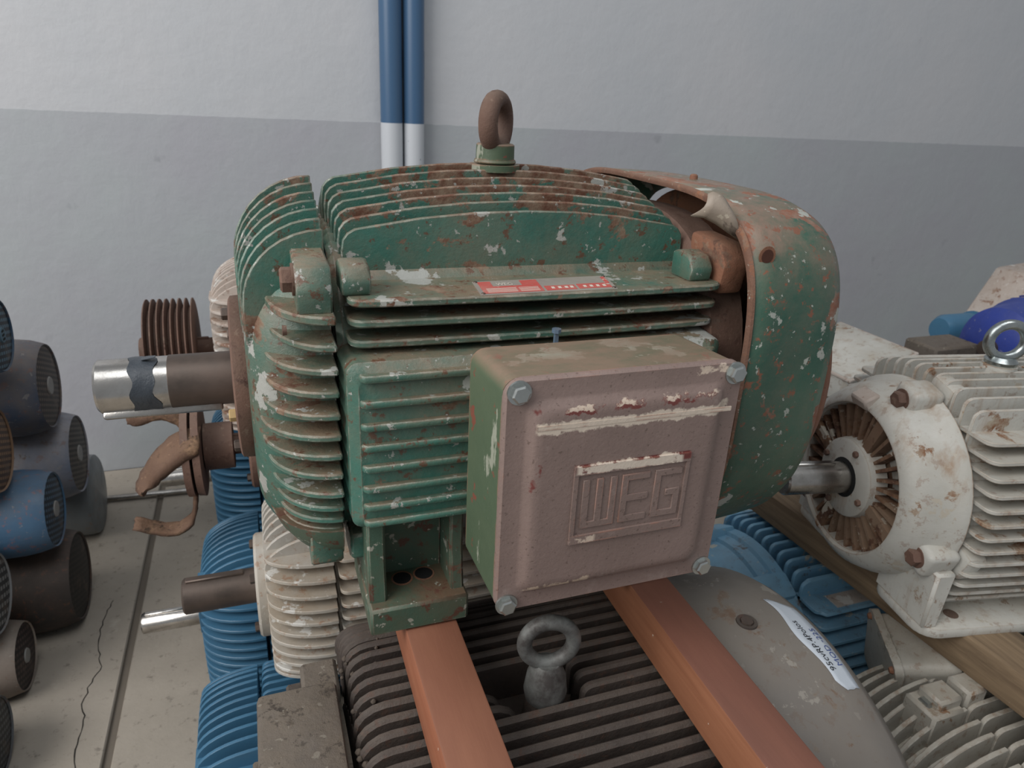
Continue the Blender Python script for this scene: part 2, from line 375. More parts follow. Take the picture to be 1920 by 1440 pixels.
# ---------------------------------------------------------------- the green motor
def green_motor():
    g = M['green']; BV = .0012
    root = thing('electric_motor', (0, 0, Z0), 'large green electric motor with peeling paint and brown terminal box cover on timber beams', 'electric motor')
    X0, X1 = .107, .508
    # frame core
    b = B(); rings = []
    for x, k in ((X0-.006, .97), (X0, 1), (X1, 1), (X1+.008, .97)):
        rings.append([(x, p[0]*k, p[1]*k) for p in sell(.178, .185, 2.6, k=56)])
    b.loft(rings); frame = b.out('frame', g, root)
    ztop = {0: .248, 1: .2425, 2: .236, 3: .230, 4: .2245, 5: .218, 6: .2105}
    for i in range(-6, 7):
        fin_body('v', i*.0202, X0+.001*abs(i), X1-.002, ztop[abs(i)]+.001, .12, .0062, .02, g, frame, arch=.5, xm=.31, bevel=BV)
    zs = [.141, .1205, .0995]
    for s in (-1, 1):
        for j, z in enumerate(zs):
            fin_body('h', z, X0+.002, X1+.006, .2115-.003*j, .12, .0072, .014, g, frame, arch=.12, xm=.31, sign=s, bevel=.0016)
    for z in (-.105, -.125, -.145):
        for s in (1,):
            fin_body('h', z, X0+.002, X1-.004, .19, .12, .006, .012, g, frame, arch=.1, xm=.31, sign=s, bevel=BV)
    # finned pad that carries the terminal box (both sides)
    for s in (-1,):
        b = B(); r = [[(p[0], s*y, p[1]) for p in rrect(x0, x1, z0, z1, rad)] for y, x0, x1, z0, z1, rad in
                      ((.15, .100, .515, -.094, .092, .012), (.216, .102, .512, -.091, .088, .012), (.226, .112, .502, -.083, .078, .012))]
        b.loft(r); pad = b.out('pad', g, frame)
        for z in (.0765, .0508, .0269, .0051, -.0177, -.0405, -.0608, -.0795):
            b = B(); pts = [(.1125, s*.223), (.1125, s*.2285), (.117, s*.2335), (.49, s*.2335), (.499, s*.2285), (.499, s*.223)]
            b.prism(pts, 'xy', z-.0035, z+.0035); b.out('rib', g, pad, bevel=.0014)
    # bosses on frame
    for x0, x1 in ((.104, .132), (.478, .506)):
        for s in (-1, 1):
            b = B(); b.prism([(s*.15, .144), (s*.190, .144), (s*.193, .158), (s*.184, .172), (s*.165, .175), (s*.15, .172)], 'yz', x0, x1); b.out('bolt_boss', g, frame, bevel=.004, seg=2)
            b = B(); b.prism([(s*.12, -.128), (s*.175, -.128), (s*.175, -.158), (s*.16, -.166), (s*.12, -.166)], 'yz', x0, x1); b.out('bolt_boss', g, frame, bevel=.003)
    # ---------- drive end shield
    xj, xn = .0965, .010
    b = B(); rings = []
    for i in range(9):
        u = PI/2*i/8; x = xj-(xj-xn-.004)*math.cos(u)**(2/2.2); k = .62+.38*math.sin(u)**(2/2.2)
        rings.append([(x, p[0]*k, p[1]*k) for p in sell(.172, .184, 2.7, k=56)])
    b.loft(rings); bell = b.out('end_shield', g, root)
    for i in range(-6, 7):
        a = abs(i); t = ztop[a]-.004; fin_bell('v', i*.0202, xj, xn+.0006*a*a*.3, t-.012, .145-.004*a, .08, .0062, g, bell, n=2.0, bevel=BV)
    zl = [.1263, .0995, .0762, .0534, .03, .0077, -.0134, -.0349, -.0563, -.0763, -.0954, -.1123]
    for j, z in enumerate(zl):
        for s in (-1, 1):
            top = .208 if z > -.06 else .208-.55*(abs(z)-.06)*.8
            nose = .135-(.03 if j in (1,) else 0)-abs(z)*.15
            fin_bell('h', z, xj, xn+.012+abs(z)*.12, top, nose, .08, .0068 if j else .0085, g, bell, n=2.1, sign=s, bevel=.0016)
    for s in (-1, 1):
        b = B(); b.prism([(s*.12, .129), (s*.194, .129), (s*.198, .152), (s*.188, .173), (s*.12, .177)], 'yz', .064, .0955); bb = b.out('bolt_boss', g, bell, bevel=.002)
        hexbolt('bolt', M['rustbrown'], bell, (.0635, s*.172, .158), '-x', .021, .012, washer=1)
        b = B(); b.prism([(s*.11, -.115), (s*.178, -.115), (s*.178, -.155), (s*.162, -.168), (s*.11, -.168)], 'yz', .062, .0955); b.out('bolt_boss', g, bell, bevel=.002)
    for s in (-1, 1):
        rings = []
        for z, tp, ns, xs in ((-.110, .190, .10, .024), (-.128, .186, .095, .030), (-.145, .176, .085, .040), (-.158, .160, .07, .052), (-.166, .135, .06, .064)):
            ring = [(xs, s*.02, z), (xs, s*ns, z)]
            for q in range(1, 10):
                u = PI/2*q/9; ring.append((xj-(xj-xs)*math.cos(u)**(2/2.1), s*(ns+(tp-ns)*math.sin(u)**(2/2.1)), z))
            rings.append(ring+[(xj, s*.02, z)])
        b = B(); b.loft(rings); b.out('lower_skirt', M['green_dark'], bell)
    b = B(); b.lathe([(0, .005), (.004, .0045)], 10, 'x', (.05, -.186, .114)); b.out('grease_plug', M['rustbrown'], bell)
    # bearing cap flange on the shaft side
    b = B(); b.lathe([(.0, .045), (-.002, .092), (.0, .0955), (.014, .0965), (.02, .093)], 48); cap = b.out('bearing_cap', M['rustbrown'], root)
    for a in (100, 190, 235, 325, 20):
        hexbolt('cap_bolt', M['wire'] if a == 190 else M['steel_dark'], cap, (-.0015, .080*math.cos(math.radians(a)), .083*math.sin(math.radians(a))), '-x', .012, .008)
    # shaft with key
    b = B(); b.lathe([(-.146, .0275), (-.143, .0305), (-.072, .0305)], 44, cap1=False)
    shaft = b.out('shaft', M['steel'], root)
    b = B(); b.lathe([(-.072, .0305), (-.0715, .0312), (.0, .0312)], 44, cap0=False); lbl(b.out('shaft_root', M['steel_dark'], shaft), 'rust stained root of the shaft')
    b = B(); b.obox((-.080, -.0155, -.0275), (1, 0, 0), (0, .87, -.5), (0, .5, .87), .124, .010, .012); lbl(b.out('key', M['steel'], shaft, bevel=.0025, seg=2), 'bright steel shaft key')
    # black tape wound round the shaft
    b = B(); rings = []
    for i in range(7):
        x = -.109+i*.0042; ring = []
        for k in range(44):
            a = 2*PI*k/44
            dx = (.0022*math.sin(3*a+i*.3)+.002*math.sin(7*a+1.3))*(1 if i in (0, 6) else .3)+.0016*math.sin(a*2)
            ring.append((x+dx, (.0313+.0003*math.sin(5*a+i))*math.cos(a), (.0313+.0004*math.sin(4*a+i*2))*math.sin(a)))
        rings.append(ring)
    b.loft(rings, False, False); lbl(b.out('tape', plain('black_tape', '3b4148', .38, .15, 60, .3), shaft), 'torn black tape around the shaft')
    b = B(); b.obox((-.090, -.008, .0335), (1, -.3, .25), (0, 1, 0), (-.25, 0, 1), .016, .007, .0008); b.out('tape_end', plain('black_tape_end', '3b4148', .4), shaft)
    # ---------- eye bolt on top
    ex = .312
    eb = B(); eb.lathe([(.240, .030), (.2478, .030)], 24, 'z', (ex, 0, 0)); lbl(eb.out('eye_pad', M['green_box'], root), 'round pad under the lifting eye')
    eb = B()
    eb.lathe([(.249, .0245), (.2505, .0255), (.253, .0245)], 28, 'z', (ex, 0, 0))
    eb.lathe([(.252, .0232), (.2695, .0228), (.271, .021)], 28, 'z', (ex, 0, 0))
    eb.out('eye_collar', M['green_box'], root)
    eb = B(); eb.torus((ex, 0, .2935), .0265, .0100, math.radians(51), 40, 16, 1.15)
    lbl(eb.out('eye_ring', M['rustbrown'], root), 'rusty brown lifting ring')
    # ---------- feet
    def foot(x0, x1, s):
        gm = M['green_dark']; w = .019
        b = B(); b.box(x0+.002, x1-.002, s*.10, s*.229, -.225, -.191) if s > 0 else b.box(x0+.002, x1-.002, -.229, -.10, -.225, -.191)
        f = b.out('foot', gm, root, bevel=.003)
        for xa, xb in ((x0+.004, x0+.004+w), (x1-.004-w*.8, x1-.004)):
            b = B(); b.prism([(s*.10, -.06), (s*.208, -.085), (s*.208, -.14), (s*.216, -.195), (s*.10, -.195)], 'yz', xa, xb)
            b.out('foot_web', gm, f, bevel=.0025)
        b = B(); b.box(x0+.02, x1-.02, min(s*.10, s*.166), max(s*.10, s*.166), -.195, -.07); b.out('foot_back', gm, f)
        for hx, hy in (((x0+x1)/2-.011, s*.1815), ((x0+x1)/2+.0145, s*.1795)):
            b = B(); b.lathe([(-.1912, .0102), (-.1902, .0102)], 20, 'z', (hx, hy, 0)); b.out('bolt_hole', M['black'], f)
            b = B(); b.lathe([(-.1912, .0125), (-.1906, .0125)], 20, 'z', (hx, hy, 0)); b.out('hole_rim', M['rustorange'], f)
    for s in (-1, 1):
        foot(.113, .226, s); foot(.395, .50, s)
    # ---------- terminal box
    b = B(); rings = [[(p[0], y, p[1]) for p in rrect(x0, x1, z0, z1, .014)] for y, x0, x1, z0, z1 in
                      ((-.20, .232, .418, -.088, .088), (-.262, .222, .428, -.098, .10), (-.264, .2075, .4315, -.110, .112), (-.3425, .211, .4385, -.1155, .1135))]
    b.loft(rings); tb = lbl(b.out('terminal_box', M['green_box'], root), 'green terminal box body')
    b = B(); b.prism(rrect(.2125, .437, -.114, .112, .014), 'xz', -.3425, -.3437); b.out('gasket', M['black'], tb)
    b = B(); x0, x1, z0, z1 = .2105, .4405, -.1165, .1145
    rings = [[(p[0], y, p[1]) for p in rrect(x0+i, x1-i, z0+i, z1-i, r)] for y, i, r in
             ((-.3437, 0, .016), (-.3475, 0, .016), (-.350, .0022, .014), (-.3502, .018, .010), (-.3512, .0205, .010), (-.3555, .0245, .013), (-.3575, .0285, .013), (-.3578, .034, .012))]
    b.loft(rings); lid = lbl(b.out('terminal_box_cover', M['lid'], tb), 'brown terminal box cover with raised panel and worn cream streaks')
    for x, z in ((.2225, .1035), (.4300, .1030), (.4305, -.1065), (.2215, -.107)):
        hexbolt('cover_bolt', M['zinc'], tb, (x, -.3502, z), '-y', .0145, .0075, washer=1, flat=.35)
    # cast lettering on the cover: frame bars and the letters W E G
    E0 = -.3576
    def bar(x0, x1, z0, z1, h=.0022):
        return [(x0, x1, z0, z1, h)]
    bars = {'cast_frame': bar(.2745, .3905, .024, .0325, .0026)+bar(.2745, .3905, -.0465, -.038, .0026)+bar(.2745, .2785, -.038, .024)+bar(.3870, .3905, -.038, .024)}
    for n, bl in bars.items():
        b = B()
        for q in bl: b.box(q[0], q[1], E0-q[4], E0+.001, q[2], q[3])
        b.out(n, M['lid'], lid)
    z0, z1, t = -.0315, .018, .0065
    def glyph(n, pts): b = B(); b.prism(pts, 'xz', E0-.0017, E0+.001); b.out(n, M['lid'], lid, bevel=.0004)
    x = .284; glyph('letter_w', [(x, z1), (x, z0), (x+.0335, z0), (x+.0335, z1), (x+.027, z1), (x+.027, z0+t), (x+.020, z0+t), (x+.020, z1), (x+.0135, z1), (x+.0135, z0+t), (x+t, z0+t), (x+t, z1)])
    x = .3225; w = .028; m0, m1 = -.0100, -.0035
    glyph('letter_e', [(x, z1), (x, z0), (x+w, z0), (x+w, z0+t), (x+t, z0+t), (x+t, m0), (x+w, m0), (x+w, m1), (x+t, m1), (x+t, z1-t), (x+w, z1-t), (x+w, z1)])
    x = .356
    glyph('letter_g', [(x, z1), (x, z0), (x+w, z0), (x+w, m1), (x+.013, m1), (x+.013, m0), (x+w-t, m0), (x+w-t, z0+t), (x+t, z0+t), (x+t, z1-t), (x+w, z1-t), (x+w, z1)])
    # step ridge across the panel
    b = B(); b.prism([(.237, .0745), (.4265, .0735), (.4265, .0695), (.237, .0705)], 'xz', -.3582, -.357); b.out('panel_ridge', M['lid'], lid)
    # ---------- rating plate on the upper shelf
    zp = .1452
    b = B(); b.prism([(.2335, -.2085), (.382, -.2065), (.394, -.152), (.2395, -.157)], 'xy', zp-.001, zp)
    npz = lbl(b.out('rating_plate', metal('plate_silver', 'b5aea3', '98908a', .5, metallic=.4), root), 'red and silver rating plate with rivets')
    def onplate(u, v):      # u 0..1 left-right, v 0..1 front-back
        ax, ay = .2335+(.382-.2335)*u, -.2085+(-.2065+.2085)*u; bx, by = .2395+(.394-.2395)*u, -.157+(.005)*u
        return (ax+(bx-ax)*v, ay+(by-ay)*v)
    redm = paint('plate_red', 'c8443f', 'b93c38', rust='a07a6c', rust_at=.64, chip='c9b5a8', chip_at=.62, dust='b08c80', dust_amt=.35, rough=.5)
    for u0, u1, v0, v1 in ((.03, .455, .08, .47), (.03, .12, .47, .93), (.33, .455, .47, .93), (.12, .33, .47, .56), (.475, .70, .10, .42), (.72, .97, .12, .45), (.95, .98, .45, .9)):
        b = B(); b.prism([onplate(u0, v0), onplate(u1, v0), onplate(u1, v1), onplate(u0, v1)], 'xy', zp-.0002, zp+.0003); b.out('red_field', redm, npz, smooth=0)
    wm = plain('plate_print', 'cfc7bb', .6)
    for k in range(4):
        for u0, u1 in ((.06, .27), (.29, .43)):
            v = .14+k*.08; b = B(); b.prism([onplate(u0, v), onplate(u1, v), onplate(u1, v+.022), onplate(u0, v+.022)], 'xy', zp+.0002, zp+.0005); b.out('print_line', wm, npz, smooth=0)
    for u in (.52, .57, .62, .66, .76, .81, .86, .91):
        b = B(); b.prism([onplate(u, .2), onplate(u+.022, .2), onplate(u+.022, .33), onplate(u, .33)], 'xy', zp+.0002, zp+.0005); b.out('print_mark', wm, npz, smooth=0)
    put_text('WEG', lambda u, v: Vector((*onplate(.15+u*.052, .6+v*.28), zp+.0004)), wm, npz, 'print_letters')
    for u, v in ((.02, .08), (.98, .08), (.02, .93), (.98, .93)):
        p = onplate(u, v); b = B(); b.lathe([(zp, .0022), (zp+.001, .0018)], 10, 'z', (p[0], p[1], 0)); b.out('rivet', M['steel_dark'], npz)
    # ---------- non drive end shield (rusty) seen in the gap, with bosses
    b = B(); b.loft([[(x, p[0]*k, p[1]*k) for p in sell(.205, .205, 2.6, k=48)] for x, k in ((.509, .97), (.514, 1), (.56, .98), (.60, .6))])
    rear = b.out('rear_end_shield', M['rustbrown'], root)
    for s in (-1, 1):
        b = B(); b.prism([(s*.13, .13), (s*.198, .13), (s*.203, .165), (s*.19, .186), (s*.13, .19)], 'yz', .512, .545); b.out('bolt_boss', M['rustorange'], rear, bevel=.006, seg=2)
    # ---------- sheet steel fan cover
    b = B(); rings = []
    prof = [(.516, .261, .2365, .235), (.545, .260, .2362, .233), (.60, .257, .234, .229), (.63, .2535, .231, .226), (.645, .247, .225, .22), (.653, .236, .215, .21)]
    for x, ay, az, ab in prof: rings.append([(x, p[0], p[1]) for p in sell(ay, az, 4.2, k=112, azb=ab, nb=2.45)])
    b.loft(rings, False, False)
    fc = b.out('fan_cover', M['green_cover'], root, smooth=50)
    md = fc.modifiers.new('sheet', 'SOLIDIFY'); md.thickness = .0045; md.offset = -1
    b = B(); b.loft([[(x, p[0]*k, p[1]*k) for p in sell(.2615, .237, 4.2, k=112, azb=.2355, nb=2.45)] for x, k in ((.518, .968), (.5145, .970), (.5135, .985), (.5145, .999), (.5175, 1.002))], False, False); lbl(b.out('cover_rim', M['rustmix'], fc, smooth=60), 'rusty rim of the fan cover')
    b = B(); b.loft([[(x, p[0], p[1]) for p in sell(a, c, n, k=72, azb=c*.97, nb=2.2)] for x, a, c, n in ((.651, .236, .214, 3.2), (.660, .236, .205, 2.6), (.676, .226, .19, 2.2), (.690, .19, .16, 2), (.698, .10, .09, 2))])
    lbl(b.out('cover_grille', M['rustorange'], fc), 'rusty domed end of the fan cover')
    b = B(); b.lathe([(-.0006, .0105), (.0012, .0095)], 18, 'y', (.535, -.2395, .182)); h = b.out('screw_hole', M['rustorange'], fc); 
    b = B(); b.lathe([(-.0012, .0072), (-.0004, .0072)], 16, 'y', (.535, -.2395, .182)); b.out('screw_hole', plain('rust_hole', '4a2a1e', .9), fc)
    b = B(); b.lathe([(.2345, .0055), (.240, .005), (.2415, .003)], 10, 'z', (.58, -.02, 0)); b.out('cover_screw', M['rustorange'], fc)
    # torn piece of label hanging in the gap
    b = B(); vs = []; fs = []
    for i in range(7):
        for j in range(5):
            u, v = i/6, j/4
            A, Bq, Cq, D = Vector((.484, -.192, .238)), Vector((.503, -.198, .232)), Vector((.473, -.182, .215)), Vector((.522, -.206, .192))
            pv = (A.lerp(Bq, v)).lerp(Cq.lerp(D, v), u); x, y, z = pv.x+.0015*random.random()*(i in (0, 6)), pv.y-.010*math.sin(PI*u), pv.z+.004*math.sin(PI*v)+.002*random.random()*(i in (0, 6))
            vs.append((x, y, z))
    fs = [(i*5+j, (i+1)*5+j, (i+1)*5+j+1, i*5+j+1) for i in range(6) for j in range(4)]
    b.faces(vs, fs); tl = b.out('torn_sheet', paint('torn_sheet', '8d8074', 'a79b8c', rust='5c5047', rust_at=.6, chip='c2b8a6', chip_at=.66, dust='8a7d70'), root)
    tl.modifiers.new('t', 'SOLIDIFY').thickness = .0012; lbl(tl, 'torn grey scrap stuck in the fan cover gap')
    # blue paint dab and small lever on the ribs above the box
    b = B(); b.box(.300, .322, -.232, -.205, .088, .0885); b.box(.310, .314, -.218, -.214, .088, .105); b.lathe([(.105, .005), (.109, .005)], 8, 'z', (.312, -.216, 0))
    lbl(b.out('earth_clip', paint('dab_blue', '4b6a8a', '5c6f80', dust='7d7268')), 'small blue-grey clip') if False else b.out('earth_clip', paint('dab_blue', '4b6a8a', '5c6f80', dust='7d7268'), root)
    return root

def put_text(txt, fn, mat, parent, name, size=1.):
    cu = bpy.data.curves.new('t', 'FONT'); cu.body = txt; cu.size = size; cu.resolution_u = 2
    o = bpy.data.objects.new('t', cu); COL.objects.link(o)
    dg = bpy.context.evaluated_depsgraph_get(); me = bpy.data.meshes.new_from_object(o.evaluated_get(dg))
    bpy.data.objects.remove(o, do_unlink=True); bpy.data.curves.remove(cu)
    bm = bmesh.new(); bm.from_mesh(me); bpy.data.meshes.remove(me)
    bmesh.ops.triangulate(bm, faces=bm.faces); 
    for v in bm.verts: v.co = fn(v.co.x, v.co.y)
    b = B(); b.bm.free(); b.bm = bm
    for f in bm.faces: f.smooth = False
    me = bpy.data.meshes.new(name); bm.to_mesh(me); bm.free(); me.materials.append(mat)
    o = bpy.data.objects.new(name, me); COL.objects.link(o); o.parent = parent
    return o

# materials that belong to the terminal box
def box_mats():
    g = G('box_green'); c = g.mix(g.rng(g.noise(5, 5), .35, .65), '4a5b46', '57644e')
    c = g.mix(g.rng(g.noise(16, 6, .62, scale3=(1, 1, .35)), .555, .57), c, '96998a')
    c = g.mix(g.rng(g.noise(24, 7, .66), .60, .62), c, '7c4a3c')
    dm = g.math('MULTIPLY', g.rng(g.up(), .2, .8), g.rng(g.noise(18, 6, .7, scale3=(.5, 1, 1)), .25, .55)); c = g.mix(g.math('MULTIPLY', dm, .85), c, '87705f')
    e = g.math('MULTIPLY', g.edge(.004), g.rng(g.noise(35, 4), .4, .55)); c = g.mix(e, c, '9a6f5c')
    g.bump(g.noise(70, 6), .2, .003); M['green_box'] = g.done(c, .5)
    g = G('lid_brown'); x, y, z = g.sep(g.vec)
    c = g.mix(g.rng(g.noise(7, 7, .65), .3, .7), '8d7972', '7c6a63')
    c = g.mix(g.rng(g.noise(260, 2, .6), .62, .7, 0, .6), c, '57473f')
    c = g.mix(g.rng(g.noise(30, 6, .7), .6, .72, 0, .5), c, 'a1918a')
    nz = g.math('MULTIPLY', g.math('SUBTRACT', g.noise(60, 5, .7), .5), .016)
    zz = g.math('ADD', z, nz)
    def band(z0, h, x0, x1, amt=.5, zsrc=None):
        a = g.rng(g.math('ABSOLUTE', g.math('SUBTRACT', zsrc or zz, z0)), h*1.15, h*.85)
        bx = g.math('MULTIPLY', g.rng(x, x0-.002, x0+.001), g.rng(x, x1+.001, x1-.002))
        return g.math('MULTIPLY', g.math('MULTIPLY', a, bx), g.rng(g.noise(45, 5, .65), amt-.05, amt))
    cream = band(.0715, .0052, .238, .428, .40)
    cream2 = band(.0290, .0042, .277, .382, .40)
    red = band(.0300, .0035, .276, .391, .2, z)
    redtop = band(.0855, .0032, .262, .412, .53)
    creamtop = band(.0875, .0022, .25, .425, .56)
    lx = g.math('ADD', x, nz)
    side = g.math('MULTIPLY', g.rng(g.math('ABSOLUTE', g.math('SUBTRACT', lx, .2385)), .0045, .003), g.rng(g.noise(22, 4), .57, .6))
    low = band(-.0905, .003, .236, .30, .5); cor = band(.108, .003, .39, .43, .5)
    lowbar = band(-.0425, .003, .276, .30, .52)
    for m_, col in ((redtop, '6e3a35'), (creamtop, 'c9b7a6'), (red, '6a3530'), (side, '6e3a35'), (cream, 'cdbfaf'), (cream2, 'd0c3b4'), (low, 'c4b09c'), (cor, 'c9b7a6'), (lowbar, 'c9b7a6')):
        c = g.mix(m_, c, col)
    e = g.math('MULTIPLY', g.edge(.003), g.rng(g.noise(30, 5), .5, .6)); c = g.mix(e, c, '9c6f5e')
    g.bump(g.noise(220, 4, .7), .25, .002)
    M['lid'] = g.done(c, .55)
box_mats()
GREEN = green_motor()

# ---------------------------------------------------------------- generic motor for the stacks
def motor(loc, label, m, R, L, bell, shaft_r, shaft_l, name='electric_motor', bell_style='fins', mshaft=None, flange=0., mfl=None, H=None,
          fs=.02, th=.006, nose=.55, cover=None, mcover=None, eye=None, meye=None, group=None, sides=(-1,), vmax=.62, hmax=.72, gap=.006, arch=.12, mbell=None, foot_x=None, plate=None):
    root = thing(name, loc, label, 'electric motor', group)
    core = R*.80; mb = mbell or m
    b = B(); b.lathe([(bell+gap*.5, core*.97), (bell+gap, core), (bell+L, core), (bell+L+.004, core*.97)], 44); fr = b.out('frame', m, root)
    b = B(); b.lathe([(bell-.012, core*.9), (bell+gap, core*.9)], 30); b.out('joint_seat', mb, root)
    nv = int(R*vmax/fs)
    for i in range(-nv, nv+1):
        y = i*fs; zt = (R**2.4-abs(y)**2.4)**(1/2.4)
        fin_body('v', y, bell+gap, bell+L, zt, core*.6, th, .012, m, fr, arch=arch, bevel=.0008)
        if bell_style == 'fins':
            fin_bell('v', y, bell, 0.004, zt-.003, zt*nose, core*.3, th, mb, bellp(root, mb, R, bell, core, nose), n=2.1, bevel=.0008)
    nh = int(R*hmax/fs)
    for s in sides:
        for i in range(-nh, nh+1):
            z = i*fs; yt = (R**2.4-abs(z)**2.4)**(1/2.4)
            if yt < core*.62: continue
            fin_body('h', z, bell+gap, bell+L, yt, core*.6, th, .012, m, fr, arch=arch, sign=s, bevel=.0008)
            if bell_style == 'fins':
                fin_bell('h', z, bell, 0.004, yt-.002, yt*nose, core*.3, th, mb, bellp(root, mb, R, bell, core, nose), n=2.1, sign=s, bevel=.0008)
    if shaft_r:
        ms = mshaft or M['steel']
        b = B(); b.lathe([(-shaft_l, shaft_r*.9), (-shaft_l+.003, shaft_r), (.02, shaft_r)], 32); sh = b.out('shaft', ms, root)
        b = B(); b.box(-shaft_l+.006, -shaft_l*.25, -shaft_r*.22, shaft_r*.22, shaft_r*.9, shaft_r*1.12); b.out('key', ms, sh, bevel=.0015)
    if flange:
        b = B(); b.lathe([(-.012, shaft_r*1.3), (-.012, flange*.96), (-.008, flange), (.008, flange), (.012, flange*.95)], 40); fl = b.out('bearing_cap', mfl or m, root)
        for k in range(4):
            a = PI/4+k*PI/2; hexbolt('cap_bolt', M['steel_dark'], fl, (-.012, flange*.8*math.cos(a), flange*.8*math.sin(a)), '-x', .014, .008)
    if H:
        for s in (-1, 1):
            for fx in (foot_x or (bell+.02, bell+L-.09)):
                b = B(); y0, y1 = sorted((s*R*.35, s*R*.98)); b.box(fx, fx+.07, y0, y1, -H, -H+.022)
                b.prism([(s*R*.3, -core*.5), (s*R*.72, -core*.55), (s*R*.8, -H+.01), (s*R*.3, -H+.01)], 'yz', fx+.004, fx+.018)
                b.prism([(s*R*.3, -core*.5), (s*R*.72, -core*.55), (s*R*.8, -H+.01), (s*R*.3, -H+.01)], 'yz', fx+.052, fx+.066)
                b.out('foot', m, root, bevel=.002)
    if cover:
        x = bell+L
        b = B(); b.lathe([(x-.02, cover), (x+.09, cover*.985), (x+.115, cover*.94), (x+.122, cover*.86), (x+.124, .02)], 44); b.out('fan_cover', mcover or m, root, smooth=45)
    return root
_bells = {}
def bellp(root, m, R, bell, core, nose):
    if root.name not in _bells:
        b = B(); pr = []
        for i in range(8):
            u = PI/2*i/7; pr.append((bell-(bell-.012)*math.cos(u)**(2/2.1), core*(nose+.02+(.98-nose-.02)*math.sin(u)**(2/2.1))))
        b.lathe(pr, 44); _bells[root.name] = b.out('end_shield', m, root)
    return _bells[root.name]
def eyebolt(root, x, z, R, r, ang, m, collar_r, collar_h, mc, y=0., tilt=0., ringname='eye_ring'):
    b = B(); b.lathe([(z, collar_r*1.05), (z+collar_h, collar_r)], 24, 'z', (x, y, 0)); b.out('eye_boss', mc, root)
    b = B(); b.lathe([(z+collar_h, collar_r*.9), (z+collar_h+.006, collar_r*.95), (z+collar_h+.012, collar_r*.7)], 24, 'z', (x, y, 0))
    b.torus((x, y, z+collar_h+.010+R), R, r, ang, 40, 14)
    return b.out(ringname, m, root)

